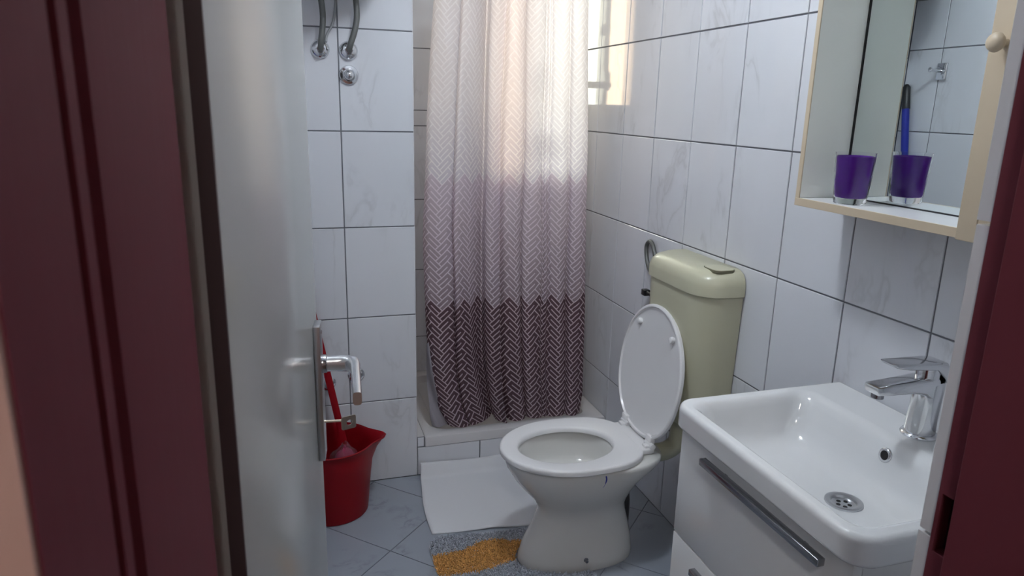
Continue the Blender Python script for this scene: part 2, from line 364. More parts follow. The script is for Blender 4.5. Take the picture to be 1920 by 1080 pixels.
def lever():
    path = [(0.016, 0.605), (0.040, 0.605), (0.052, 0.602), (0.0600, 0.593), (0.0635, 0.578), (0.0665, 0.520), (0.0700, 0.455)]
    hts = [0.0128, 0.0132, 0.0132, 0.0130, 0.0124, 0.0112, 0.0100]; ths = [0.0115, 0.0115, 0.010, 0.009, 0.0078, 0.0070, 0.0065]; R = []
    pts = [Vector((x, y, 1.02)) for x, y in path]
    for i, p in enumerate(pts):
        t = (pts[min(i+1, 6)]-pts[max(i-1, 0)]).normalized(); s = Vector((t.y, -t.x, 0)); ring = []
        for k in range(20):
            a = 2*math.pi*k/20; c, s2 = math.cos(a), math.sin(a)
            e = 0.55 if i > 2 else 0.9
            ring.append(p+s*ths[i]*math.copysign(abs(c)**e, c)+Vector((0, 0, 1))*hts[i]*math.copysign(abs(s2)**e, s2))
        R.append(ring)
    return loft(R)
tag(obj('lever', xform(lever(), DM), M['satin'], hp, 40), 'satin chrome door lever')
# key left in the lock
kz = 0.919
ky = thing('door_key', 'small nickel key with a square holed bow in the door lock', 'key', tuple(DM @ Vector((0.0105, 0.605, kz))))
obj('shank', xform(tube([(0.006, 0.605, kz), (0.040, 0.605, kz)], 0.0022, 8), DM), M['brass'], ky, 40)
def keybow():
    bm = bmesh.new(); R = []
    out = rrect(0, 0, 0.0125, 0.0115, 0.003, 0, 4); hole = [Vector((0.005*math.cos(2*math.pi*k/20)+0.001, 0.005*math.sin(2*math.pi*k/20), 0)) for k in range(20)]
    import_angles = lambda P: sorted(P, key=lambda p: math.atan2(p.y, p.x))
    out, hole = import_angles(out), import_angles(hole)
    rings = [[Vector((p.x, p.y, z)) for p in q] for q, z in ((out, 0), (hole, 0), (hole, 0.002), (out, 0.002))]
    return loft(rings, closed=True)
KB = Matrix(((0.9, 0.0, -0.44, 0.049), (0.44, 0.0, 0.9, 0.605), (0, 1, 0, kz-0.004), (0, 0, 0, 1)))
obj('bow', xform(keybow(), DM @ KB), M['brass'], ky)

# ------------------------------------------------------------------ toilet
TY = 1.905
def egg(x0, x1, hw, z, y=TY, n=40, back=0.5):
    """plan outline: rounded nose at x0 (toward the room), blunter at x1"""
    P = []; xm = x0+(x1-x0)*0.50
    for k in range(n):
        a = 2*math.pi*k/n; c, s = math.cos(a), math.sin(a)
        if c < 0: x = xm+(xm-x0)*c; yy = hw*s
        else:
            e = back; x = xm+(x1-xm)*math.copysign(abs(c)**(0.5+e*0.5), c); yy = hw*math.copysign(abs(s)**(0.55+e*0.45), s)
        P.append(Vector((x, y+yy, z)))
    return P
tt = thing('toilet', 'white ceramic toilet with its seat down and lid raised', 'toilet', (0.84, TY, 0))
bowl = [egg(0.652, 1.035, 0.104, 0.0), egg(0.648, 1.038, 0.107, 0.012), egg(0.652, 1.036, 0.105, 0.03), egg(0.664, 1.03, 0.100, 0.07), egg(0.690, 1.018, 0.095, 0.12),
        egg(0.708, 1.005, 0.094, 0.165), egg(0.712, 1.0, 0.098, 0.195), egg(0.695, 1.005, 0.112, 0.225), egg(0.660, 1.02, 0.136, 0.265), egg(0.628, 1.045, 0.157, 0.305),
        egg(0.606, 1.08, 0.170, 0.345, back=0.3), egg(0.600, 1.095, 0.174, 0.368, back=0.2), egg(0.601, 1.096, 0.173, 0.378, back=0.2), egg(0.606, 1.092, 0.169, 0.382, back=0.2),
        egg(0.645, 0.955, 0.132, 0.382), egg(0.655, 0.946, 0.126, 0.372), egg(0.660, 0.944, 0.122, 0.335), egg(0.668, 0.940, 0.114, 0.300), egg(0.682, 0.935, 0.104, 0.286), egg(0.722, 0.915, 0.082, 0.279),
        egg(0.734, 0.880, 0.068, 0.270), egg(0.742, 0.862, 0.060, 0.235), egg(0.752, 0.850, 0.050, 0.19), egg(0.78, 0.83, 0.02, 0.175)]
obj('bowl', loft(bowl), M['wc'], tt, 50)
obj('water', loft([egg(0.743, 0.861, 0.0595, 0.2345), egg(0.742, 0.862, 0.060, 0.2360)]), M['water'], tt, 50)
obj('gap_shade_tube', tube(smooth_path([(0.955, TY+0.02, 0.215), (0.995, TY+0.035, 0.20), (1.012, TY+0.045, 0.15), (1.015, TY+0.05, 0.06), (1.015, TY+0.05, 0.001)], 5), 0.043, 20), M['blackp'], tt, 40)  # black tube added as painted shade in the gap under the bowl's back
ZS = 0.402
def seatring():
    o = dict(n=48); R = []
    for x0, x1, hw, z in ((0.588, 1.030, 0.180, 0.3835), (0.585, 1.033, 0.183, 0.386), (0.585, 1.033, 0.183, 0.397), (0.5865, 1.0315, 0.1815, 0.4005), (0.591, 1.027, 0.177, ZS+0.0008), (0.594, 1.024, 0.174, ZS+0.001), (0.634, 0.959, 0.127, ZS-0.001), (0.639, 0.955, 0.122, ZS-0.0025), (0.645, 0.950, 0.117, ZS-0.008), (0.646, 0.949, 0.116, 0.3835)):
        R.append(egg(x0, x1, hw, z, n=48, back=0.35 if x1 > 1.0 else 1.0))
    return loft(R, closed=True)
st = obj('seat', seatring(), M['wplastic'], tt, 50)
obj('hinge_block', box(1.005, 1.055, TY-0.105, TY+0.105, 0.383, 0.403, 0.006, 3), M['wplastic'], tt, 40)
for s in (-1, 1):
    obj('hinge', join(tube([(1.046, TY+s*0.085-0.022, 0.408), (1.046, TY+s*0.085+0.022, 0.408)], 0.009, 16), box(1.024, 1.05, TY+s*0.085-0.013, TY+s*0.085+0.013, 0.398, 0.411, 0.004)), M['wplastic'], tt, 40)
# lid: flat outline, tipped up about its hinge and leaning on the cistern
def lid():
    R = []
    for ins, z in ((0.004, 0.0), (0.0, 0.003), (0.0, 0.012), (0.006, 0.017), (0.02, 0.019)):
        R.append(egg(0.600+ins, 1.030-ins, 0.196-ins, z, y=0, n=56, back=0.75))
    low = [egg(0.600+i, 1.030-i, 0.196-i, z, y=0, n=56, back=0.75) for i, z in ((0.009, 0.0), (0.012, 0.006), (0.02, 0.007))]
    return loft(low[::-1]+R)
LT = math.radians(97.0)
LM = Matrix.Translation((1.045, TY+0.010, 0.410)) @ Matrix.Rotation(LT, 4, 'Y') @ Matrix.Translation((-1.025, 0, 0))
ld = tag(obj('lid', xform(lid(), LM), M['wplastic'], tt, 45), 'raised oval white toilet lid')
for s in (-1, 1):
    obj('bumper', xform(lathe([(0.010, 0), (0.0115, -0.005), (0.009, -0.012), (0.001, -0.014)], (0.68, s*0.105, 0.007), 'z', 16), LM), M['wplastic'], ld, 50)
    obj('lid_arm', xform(box(1.0, 1.04, s*0.085-0.018, s*0.085+0.018, -0.004, 0.014, 0.005), LM), M['wplastic'], ld, 40)
obj('floor_bolt', lathe([(0.011, -0.004), (0.011, 0.004), (0.006, 0.006), (0.005, 0.012), (0.002, 0.013)], (0.842, TY-0.098, 0.040), '-y', 14), M['dsteel'], tt, 40)
tag(obj('blue_mark', tube(smooth_path([(0.858, TY-0.1735, 0.372), (0.861, TY-0.1725, 0.360), (0.859, TY-0.1665, 0.342), (0.8545, TY-0.1625, 0.330), (0.849, TY-0.1555, 0.3145)], 4), 0.0024, 8), M['blue'], tt), 'short blue clip wire under the seat')
# ------------------------------------------------------------------ cistern on the wall behind the toilet
cs = thing('toilet_cistern', 'aged cream plastic cistern hung on the tiles behind the toilet', 'cistern', (1.17, 1.875, 0.46))
def cring(z, ins, xi=0.0, taper=0.0):
    # plan: flat at the wall, generous corners in front
    x0, x1, y0, y1 = 1.098+ins+xi, XR-0.0015, 1.682+ins+taper, 2.068-ins-taper; P = []; r = 0.088
    for (cx, cy, a0, rr) in ((x1-0.004, y0+0.004, -90, 0.004), (x1-0.004, y1-0.004, 0, 0.004), (x0+r, y1-r, 90, r), (x0+r, y0+r, 180, r)):
        for k in range(9):
            a = math.radians(a0+90*k/8); P.append(Vector((cx+rr*math.cos(a), cy+rr*math.sin(a), z)))
    return P
obj('tank', loft([cring(0.475, 0.045, taper=0.02), cring(0.482, 0.022, taper=0.02), cring(0.50, 0.012, taper=0.014), cring(0.60, 0.008, taper=0.010), cring(0.80, 0.006, taper=0.004), cring(0.9095, 0.006)]), M['olive'], cs, 40)
obj('tank_lid', loft([cring(0.911, 0.003), cring(0.9125, 0.0), cring(0.944, 0.0005), cring(0.962, 0.005), cring(0.976, 0.015), cring(0.984, 0.030), cring(0.987, 0.048)]), M['olive'], cs, 40)
obj('flush_button', loft([rrect(1.185, 1.745, 0.033, 0.040, 0.022, z, 6) if i == 0 else rrect(1.185, 1.745, 0.032, 0.039, 0.02, z, 6) for i, z in enumerate((0.980, 0.9885))]), M['olive'], cs, 40)
obj('button_seam', loft([rrect(1.185, 1.745, 0.0345, 0.0415, 0.021, z, 6) for z in (0.980, 0.9872)]), M['seam'], cs)
obj('flush_pipe', tube(smooth_path([(1.175, 1.862, 0.485), (1.175, 1.862, 0.42), (1.168, 1.868, 0.372), (1.135, 1.878, 0.345), (1.085, 1.885, 0.342), (1.06, 1.89, 0.342)], 6), 0.030, 20), M['olive'], cs, 50)
# water feed loop and its wall valve
tag(obj('cistern_hose', tube(smooth_path([(1.195, 2.062, 0.86), (1.200, 2.095, 0.862), (1.218, 2.205, 0.868), (1.226, 2.255, 0.905), (1.228, 2.268, 0.950), (1.226, 2.240, 0.972), (1.222, 2.205, 0.955), (1.220, 2.175, 0.900), (1.221, 2.165, 0.82)], 8), 0.0075, 12), M['hose'], smooth=60, origin=(1.22, 2.2, 0.82)),
    'grey braided hose looping behind the cream cistern', 'hose')
va = thing('angle_valve', 'small dark metal valve on the wall beside the cistern', 'valve', (1.22, 2.165, 0.79))
obj('valve_body', join(lathe([(0.024, 0.001), (0.024, 0.004), (0.013, 0.006), (0.011, 0.03)], (XR-0.0005, 2.165, 0.79), '-x', 20), tube([(1.221, 2.165, 0.785), (1.221, 2.165, 0.822)], 0.009, 12)), M['chrome'], va, 40)
obj('valve_knob', join(tube([(1.214, 2.165, 0.79), (1.214, 2.215, 0.79)], 0.007, 10), box(1.203, 1.226, 2.212, 2.240, 0.778, 0.800, 0.003)), M['blackp'], va, 40)

# ------------------------------------------------------------------ vanity, basin, faucet
SY = 1.0075
vn = thing('vanity_cabinet', 'white gloss vanity cabinet with two drawers under the sink', 'cabinet', (1.02, SY, 0))
obj('body', join(box(0.822, XR-0.003, 0.752, 0.770, 0.02, 0.757), box(0.822, XR-0.003, 1.243, 1.261, 0.02, 0.757), box(0.822, XR-0.003, 0.77, 1.243, 0.08, 0.098),
    box(XR-0.02, XR-0.003, 0.77, 1.243, 0.08, 0.757), box(0.86, 0.878, 0.77, 1.243, 0.0, 0.08), box(0.822, 0.842, 0.77, 1.243, 0.735, 0.757)), M['vanity'], vn)
for z0, z1 in ((0.5005, 0.757), (0.098, 0.4965)):
    dw = obj('drawer', box(0.803, 0.8215, 0.752, 1.261, z0, z1, 0.0015), M['vanity'], vn, 30)
    hz = z1-0.026
    obj('handle', join(box(0.778, 0.793, 0.800, 1.150, hz-0.007, hz+0.007, 0.001), box(0.792, 0.804, 0.850, 0.860, hz-0.006, hz-0.001), box(0.792, 0.804, 1.084, 1.094, hz-0.006, hz-0.001)), M['dsteel'], dw, 30)
bs = thing('sink', 'white ceramic rectangular sink set on the vanity', 'sink', (1.02, SY, 0.757))
def basin():
    K = 10; R = []
    X0, X1 = 0.785, XR-0.002; cx, hx, hy = (X0+X1)/2, (X1-X0)/2, 0.278
    def outer(ins, z, r=0.048):
        # front corners round, back corners nearly square
        P = []
        for sx, sy, a0, rr in ((1, 1, 0, 0.006), (-1, 1, 90, r), (-1, -1, 180, r), (1, -1, 270, 0.006)):
            rr = max(rr-ins, 0.003)
            for i in range(K+1):
                a = math.radians(a0+90*i/K); P.append(Vector((cx+sx*(hx-ins-rr)+rr*math.cos(a), SY+sy*(hy-ins-rr)+rr*math.sin(a), z)))
        return P
    def inner(x0, x1, hyy, r, z):
        return rrect((x0+x1)/2, SY, (x1-x0)/2, hyy, r, z, K)
    def ring44(r, z): return [Vector((0.990+r*math.cos(2*math.pi*(e-0.5)/44), 0.975+r*math.sin(2*math.pi*(e-0.5)/44), z)) for e in range(44)]
    def blend(t, z): return [Vector((p.x*(1-t)+q.x*t, p.y*(1-t)+q.y*t, z)) for p, q in zip(inner(0.888, 1.046, 0.158, 0.045, z), ring44(0.042, z))]
    R = [outer(0.03, 0.757), outer(0.006, 0.757), outer(0.0, 0.764), outer(0.0, 0.767), outer(0.0, 0.798), outer(0.0, 0.801), outer(0.0015, 0.8065), outer(0.005, 0.8105), outer(0.009, 0.8119), outer(0.011, 0.812),
         inner(0.8045, 1.131, 0.255, 0.035, 0.812),
         inner(0.807, 1.128, 0.252, 0.035, 0.8118), inner(0.812, 1.118, 0.246, 0.036, 0.8095), inner(0.8195, 1.109, 0.240, 0.038, 0.803), inner(0.826, 1.102, 0.235, 0.040, 0.790),
         inner(0.833, 1.092, 0.228, 0.042, 0.760), inner(0.841, 1.082, 0.220, 0.045, 0.735), inner(0.852, 1.069, 0.209, 0.046, 0.720), inner(0.868, 1.056, 0.190, 0.046, 0.7115), inner(0.888, 1.046, 0.158, 0.045, 0.7078), blend(0.35, 0.7068), blend(0.7, 0.7062), ring44(0.042, 0.7058), ring44(0.0240, 0.7050), ring44(0.0236, 0.690)]
    return loft(R, cap0=False, cap1=False)
obj('basin', basin(), M['ceramic'], bs, 85)
ow = obj('overflow_ring', lathe([(0.0085, 0.002), (0.0095, 0.0045), (0.0125, 0.005), (0.0150, 0.003), (0.0152, -0.004), (0.0085, -0.004)], (1.0995, SY-0.010, 0.779), (Vector((0, 1, 0)), Vector((0.22, 0, 0.975)), Vector((-0.975, 0, 0.22))), 28), M['chrome'], bs, 50)
obj('overflow_hole', lathe([(0.0088, -0.002), (0.0088, 0.003)], (1.0995, SY-0.010, 0.779), (Vector((0, 1, 0)), Vector((0.22, 0, 0.975)), Vector((-0.975, 0, 0.22))), 24), M['black'], bs)
DXc, DYc = 0.990, 0.975
dn = obj('drain', lathe([(0.022, -0.004), (0.024, 0.0015), (0.031, 0.0035), (0.0345, 0.0025), (0.035, -0.001), (0.03, -0.01), (0.015, -0.012), (0.0, -0.012)], (DXc, DYc, 0.7065), 'z', 36), M['steel'], bs, 50)
obj('drain_plate', lathe([(0.0225, -0.010), (0.0225, -0.003), (0.014, -0.004), (0.0, -0.0045)], (DXc, DYc, 0.7065), 'z', 28), M['steel'], dn, 50)
for k in range(5):
    a = 2*math.pi*k/5+0.5; obj('drain_slot', lathe([(0.0042, -0.003), (0.0042, 0.0005), (0, 0.0005)], (DXc+0.011*math.cos(a), DYc+0.011*math.sin(a), 0.7025), 'z', 12), M['black'], dn)
fc = thing('faucet', 'chrome single lever faucet standing on the sink', 'faucet', (1.180, 1.003, 0.812))
obj('base_ring', lathe([(0.030, 0.0), (0.034, 0.001), (0.0345, 0.004), (0.032, 0.008), (0.029, 0.009), (0.02, 0.009)], (1.180, 1.003, 0.811), 'z', 36), M['chrome'], fc, 40)
def fbody():
    R = []
    for z, h, s in ((0.816, 0.0275, 0), (0.85, 0.0265, 0.001), (0.89, 0.0260, 0.004), (0.912, 0.0265, 0.005), (0.924, 0.0260, 0.006), (0.928, 0.0235, 0.006)):
        ring = []
        for k in range(36):
            a = 2*math.pi*k/36; c, s2 = math.cos(a), math.sin(a); e = 0.92
            ring.append(Vector((1.180+s+h*math.copysign(abs(c)**e, c), 1.003+h*math.copysign(abs(s2)**e, s2), z)))
        R.append(ring)
    return loft(R)
obj('column', fbody(), M['chrome'], fc, 40)
def bar(sections, k=5):
    """sections along x: (x, z_bottom, z_top, half_width, radius)"""
    R = []
    for x, zb, zt, hw, r in sections:
        R.append([Vector((x, 1.003+p.x, p.y)) for p in rrect(0, (zb+zt)/2, hw, (zt-zb)/2, r, 0, k)])
    return loft(R)
sp = obj('spout', bar([(1.042, 0.924, 0.9300, 0.017, 0.002), (1.046, 0.914, 0.9315, 0.019, 0.004), (1.08, 0.911, 0.934, 0.020, 0.006), (1.13, 0.910, 0.937, 0.022, 0.008), (1.158, 0.904, 0.938, 0.0235, 0.009), (1.172, 0.893, 0.938, 0.024, 0.009), (1.185, 0.880, 0.938, 0.024, 0.009)]), M['chrome'], fc, 40)
obj('aerator', lathe([(0.0105, 0.0), (0.0115, -0.002), (0.0115, -0.010), (0.009, -0.011), (0.008, -0.009), (0, -0.009)], (1.060, 1.003, 0.9135), 'z', 24), M['dsteel'], sp, 40)
lv = obj('lever', bar([(1.070, 0.9735, 0.9760, 0.015, 0.001), (1.080, 0.9665, 0.9755, 0.019, 0.003), (1.11, 0.9610, 0.9735, 0.022, 0.004), (1.145, 0.9580, 0.9725, 0.024, 0.005), (1.175, 0.9550, 0.9715, 0.0245, 0.005), (1.198, 0.935, 0.969, 0.0245, 0.006), (1.2075, 0.925, 0.958, 0.0235, 0.006)]), M['chrome'], fc, 40)
obj('cartridge', lathe([(0.021, 0), (0.022, 0.004), (0.022, 0.030), (0.020, 0.033)], (1.176, 1.003, 0.927), 'z', 28), M['chrome'], fc, 40)

# ------------------------------------------------------------------ mirror cabinet
CX, CY0, CY1, CZ0, CZ1 = 1.101, 0.66, 1.354, 1.227, 1.93
mc = thing('mirror_cabinet', 'cream framed mirror cabinet with an open shelf hung above the sink', 'mirror cabinet', (1.15, 1.0, CZ0))
obj('side_panel', box(CX+0.002, XR-0.001, CY1-0.012, CY1-0.0015, CZ0+0.016, CZ1, 0.0008), M['cabin'], mc)
obj('side_edge', box(CX, CX+0.003, CY1-0.0125, CY1, CZ0, CZ1, 0.0008), M['cream'], mc)
obj('side_skin', box(CX+0.002, XR-0.001, CY1-0.0016, CY1, CZ0, CZ1), M['cream'], mc)
obj('shelf', box(CX+0.002, XR-0.001, CY0, CY1-0.0015, CZ0+0.002, CZ0+0.016, 0.0008), M['wplastic'], mc)
obj('shelf_edge', box(CX-0.0005, CX+0.003, CY0, CY1, CZ0-0.001, CZ0+0.0165, 0.0008), M['cream'], mc)
obj('shelf_underside', box(CX+0.002, XR-0.001, CY0, CY1, CZ0-0.001, CZ0+0.002), M['cream'], mc)
obj('mirror_glass', box(1.2245, 1.2285, 0.921, CY1-0.0125, CZ0+0.018, CZ1-0.02), M['mirror'], mc)
obj('mirror_seam', join(box(1.2225, 1.2285, CY1-0.0160, CY1-0.0122, CZ0+0.016, CZ1-0.02), box(1.2225, 1.2285, 0.921, CY1-0.0122, CZ0+0.0158, CZ0+0.0190)), M['blackp'], mc)
obj('back_panel', box(1.2287, XR-0.001, CY0, CY1-0.012, CZ0+0.016, CZ1), M['cabin'], mc)
obj('divider', box(CX+0.006, 1.2285, 0.909, 0.921, CZ0+0.016, CZ1), M['cabin'], mc)
cd = obj('cabinet_door', box(CX-0.016, CX+0.002, CY0, 0.921, CZ0-0.001, CZ1, 0.002), M['cream'], mc, 30)
# routed line of the door panel: a thin sunk-looking moulding
gv = [(0.884, 1.256), (0.884, 1.418), (0.872, 1.440), (0.872, CZ1-0.10), (0.70, CZ1-0.10), (0.70, 1.256)]
G = []
for a, b in zip(gv, gv[1:]+gv[:1]):
    G.append(tube([(CX-0.0158, a[0], a[1]), (CX-0.0158, b[0], b[1])], 0.0014, 6))
obj('panel_groove', join(*G), M['groove'], cd)
obj('knob', lathe([(0.007, 0.0), (0.006, 0.008), (0.0125, 0.014), (0.0155, 0.020), (0.013, 0.026), (0.005, 0.029), (0, 0.029)], (CX-0.016, 0.893, 1.543), '-x', 24), M['cream'], cd, 50)
obj('cabinet_top', box(CX, XR-0.001, CY0, CY1, CZ1, CZ1+0.016), M['cream'], mc)
# purple tumbler on the shelf
CUPX, CUPY = 1.149, 1.240
tb = thing('tumbler', 'purple plastic tumbler with clear foot on the mirror shelf', 'tumbler', (CUPX, CUPY, CZ0+0.016))
def sq(h, z, e=0.6, n=32):
    P = []; h *= 1.10; z *= 1.02
    for k in range(n):
        a = 2*math.pi*k/n+math.pi/4; c, s = math.cos(a), math.sin(a)
        P.append(Vector((CUPX+h*math.copysign(abs(c)**e, c), CUPY+h*math.copysign(abs(s)**e, s), CZ0+0.0162+z)))
    return P
obj('shell', loft([sq(0.0235, 0.0, 0.5), sq(0.0245, 0.002, 0.5), sq(0.0265, 0.02, 0.55), sq(0.032, 0.06, 0.8), sq(0.0365, 0.106, 1.0), sq(0.0352, 0.106, 1.0), sq(0.0315, 0.07, 0.9), sq(0.0262, 0.018, 0.6), sq(0.0245, 0.0125, 0.6)]), M['clear'], tb, 60)
obj('liner', loft([sq(0.0242, 0.0132, 0.6), sq(0.0261, 0.018, 0.6), sq(0.0314, 0.07, 0.9), sq(0.0345, 0.0985, 1.0), sq(0.0325, 0.0985, 1.0), sq(0.0295, 0.07, 0.9), sq(0.0235, 0.018, 0.6)]), M['purple'], tb, 60)

# ------------------------------------------------------------------ shower: step, tray, curtain
sp_ = tag(obj('shower_step', join(box(XE+0.003, XR-0.001, YP+G0, YP+0.05, 0, 0.118), box(XE+0.001, 0.4640, YP+G0, YP+0.009, 0.118, 0.1605)), M['grout'], origin=(0.84, YP, 0)), 'low tiled riser under the shower tray', kind='structure')
ORG[sp_.name] = Vector((0, 0, 0)); sp_.data.transform(Matrix.Translation(sp_.location)); sp_.location = (0, 0, 0)
tiles(sp_, (0, YP, 0), (1, 0, 0), (0, -1, 0), [XE, 0.689, 0.939, XR], [0.0, 0.120])
tiles(sp_, (0, YP, 0), (1, 0, 0), (0, -1, 0), [XE, 0.463], [0.121, 0.162])
def tray():
    x0, x1, y0, y1 = 0.4655, XR-0.002, YP-0.001, YB-0.002; cx, cy, hx, hy = (x0+x1)/2, (y0+y1)/2, (x1-x0)/2, (y1-y0)/2
    R = [rrect(cx, cy, hx, hy, 0.006, 0.1205, 6), rrect(cx, cy, hx, hy, 0.006, 0.153, 6), rrect(cx, cy, hx-0.002, hy-0.002, 0.006, 0.158, 6), rrect(cx, cy, hx-0.006, hy-0.006, 0.006, 0.160, 6),
         rrect(cx, cy, hx-0.055, hy-0.055, 0.05, 0.159, 6), rrect(cx, cy, hx-0.062, hy-0.062, 0.05, 0.154, 6), rrect(cx, cy, hx-0.075, hy-0.075, 0.06, 0.09, 6), rrect(cx, cy, hx-0.11, hy-0.11, 0.06, 0.075, 6), rrect(cx, cy, 0.05, 0.05, 0.045, 0.070, 6)]
    return loft(R)
ty = thing('shower_tray', 'white enamel shower tray behind the curtain', 'shower tray', (0.85, 2.9, 0.119))
obj('tray', tray(), M['tray'], ty, 40)
obj('tray_filler', box(XE+0.001, 0.4645, YP+0.0095, YB-0.003, 0.1205, 0.160), M['tray'], ty)
# printed curtain cloth
UN = 0.031
m = bpy.data.materials.new('printed_curtain'); m.use_nodes = True; M['curtain'] = m
nt = m.node_tree; nt.nodes.remove(nt.nodes['Principled BSDF'])
def mth(op, a, b=None, c=None):
    n = N(m, 'ShaderNodeMath', operation=op)
    for i, v in enumerate((a, b, c)):
        if v is None: continue
        if isinstance(v, (int, float)): n.inputs[i].default_value = v
        else: L(m, v, n.inputs[i])
    return n.outputs[0]
uv = N(m, 'ShaderNodeUVMap', uv_map='cloth'); sxyz = N(m, 'ShaderNodeSeparateXYZ'); L(m, uv.outputs[0], sxyz.inputs[0])
U, V = sxyz.outputs[0], sxyz.outputs[1]
k2 = 1/math.sqrt(2)/UN
a = mth('MULTIPLY', mth('ADD', V, U), k2); b = mth('MULTIPLY', mth('SUBTRACT', V, U), k2)
i, j = mth('FLOOR', a), mth('FLOOR', b); fa, fb = mth('SUBTRACT', a, i), mth('SUBTRACT', b, j)
mo = mth('FLOORED_MODULO', mth('ADD', mth('SUBTRACT', i, j), 0.25), 4.0); mo = mth('SUBTRACT', mo, 0.25)
isH = mth('LESS_THAN', mo, 1.5)
def sel(h, v): return mth('ADD', mth('MULTIPLY', isH, h), mth('MULTIPLY', mth('SUBTRACT', 1.0, isH), v))
u = sel(mth('ADD', fa, mo), mth('SUBTRACT', mth('ADD', fb, 3.0), mo)); v = sel(fb, fa)
e1 = mth('MINIMUM', mth('MINIMUM', u, mth('SUBTRACT', 2.0, u)), mth('MINIMUM', v, mth('SUBTRACT', 1.0, v)))
e2 = mth('MAXIMUM', mth('ABSOLUTE', mth('SUBTRACT', v, 0.5)), mth('SUBTRACT', u, 1.42))
line = mth('LESS_THAN', mth('MINIMUM', e1, e2), 0.070)
ca = sel(mth('ADD', mth('SUBTRACT', i, mo), 1.0), mth('ADD', i, 0.5)); cb = sel(mth('ADD', j, 0.5), mth('SUBTRACT', mth('ADD', j, mo), 2.0))
hg = mth('MULTIPLY', mth('ADD', ca, cb), UN/math.sqrt(2))
def cmix(f, c0, c1):
    x = N(m, 'ShaderNodeMix', data_type='RGBA'); L(m, f, x.inputs[0])
    for q, c in ((6, c0), (7, c1)):
        if isinstance(c, tuple): x.inputs[q].default_value = (*c, 1)
        else: L(m, c, x.inputs[q])
    return x.outputs[2]
f1, f2 = mth('GREATER_THAN', hg, 0.68), mth('GREATER_THAN', hg, 1.165)
g1 = ramp(m, mth('MULTIPLY', mth('SUBTRACT', V, 0.66), 2.0), [(0.0, (0.32, 0.245, 0.285)), (1.0, (0.60, 0.52, 0.60))])
g2_ = ramp(m, mth('MULTIPLY', mth('SUBTRACT', V, 1.15), 2.0), [(0.0, (0.66, 0.62, 0.69)), (0.6, (0.78, 0.74, 0.76))])  # top band paler upward: window light put into the print colour
fill = cmix(f2, cmix(f1, (0.125, 0.070, 0.088), g1), g2_)
lin = cmix(f2, cmix(f1, (0.68, 0.57, 0.63), (0.80, 0.72, 0.80)), (0.88, 0.85, 0.87))
colr = cmix(line, fill, lin)
df = N(m, 'ShaderNodeBsdfDiffuse'); tl = N(m, 'ShaderNodeBsdfTranslucent'); L(m, colr, df.inputs[0]); L(m, colr, tl.inputs[0])
gl = N(m, 'ShaderNodeBsdfGlossy'); gl.inputs['Roughness'].default_value = 0.35; gl.inputs[0].default_value = (1, 1, 1, 1)
bpn = N(m, 'ShaderNodeBump'); bpn.inputs['Strength'].default_value = 0.35; bpn.inputs['Distance'].default_value = 0.004
gq = N(m, 'ShaderNodeNewGeometry'); L(m, noise(m, gq.outputs['Position'], 55, 2), bpn.inputs['Height'])
for q in (df, tl, gl): L(m, bpn.outputs[0], q.inputs['Normal'])
ms = N(m, 'ShaderNodeMixShader'); ms.inputs[0].default_value = 0.46; L(m, df.outputs[0], ms.inputs[1]); L(m, tl.outputs[0], ms.inputs[2])
ms2 = N(m, 'ShaderNodeMixShader'); ms2.inputs[0].default_value = 0.03; L(m, ms.outputs[0], ms2.inputs[1]); L(m, gl.outputs[0], ms2.inputs[2])
L(m, ms2.outputs[0], nt.nodes['Material Output'].inputs[0])
prof = [(0.484, 2.640), (0.487, 2.618), (0.500, 2.602), (0.545, 2.590), (0.583, 2.594), (0.590, 2.616), (0.597, 2.588), (0.640, 2.602), (0.695, 2.646), (0.716, 2.668), (0.7175, 2.640), (0.719, 2.606), (0.742, 2.584), (0.762, 2.568),
        (0.768, 2.602), (0.776, 2.622), (0.790, 2.594), (0.820, 2.584), (0.855, 2.596), (0.866, 2.622), (0.874, 2.600), (0.905, 2.586), (0.940, 2.598), (0.952, 2.618), (0.962, 2.600), (0.975, 2.612), (0.985, 2.596), (1.020, 2.586), (1.050, 2.600), (1.060, 2.616), (1.070, 2.598), (1.10, 2.588), (1.125, 2.598), (1.14, 2.612), (1.146, 2.640)]
pp = smooth_path([(x, y, 0) for x, y in prof], 6)
# even out the profile by arc length
acc = [0.0]
for q in range(1, len(pp)): acc.append(acc[-1]+(pp[q]-pp[q-1]).length)
def at_len(s):
    for q in range(1, len(pp)):
        if acc[q] >= s: t = (s-acc[q-1])/max(acc[q]-acc[q-1], 1e-9); return pp[q-1].lerp(pp[q], t)
    return pp[-1]
NU, NZ = 260, 70; ZB, ZT = 0.1625, 1.985
def lerp_tab(tab, z):
    for (z0, v0), (z1, v1) in zip(tab, tab[1:]):
        if z <= z1: t = max(0, (z-z0)/(z1-z0)); return v0+(v1-v0)*t
    return tab[-1][1]
LEFT = [(0.16, 0.575), (0.25, 0.530), (0.40, 0.502), (0.60, 0.490), (0.95, 0.482), (1.40, 0.500), (1.80, 0.526), (2.1, 0.540)]
RIGHT = [(0.16, 1.150), (0.25, 1.165), (0.60, 1.155), (0.95, 1.145), (1.40, 1.128), (1.80, 1.109), (2.1, 1.098)]
Vv, UVs = [], []
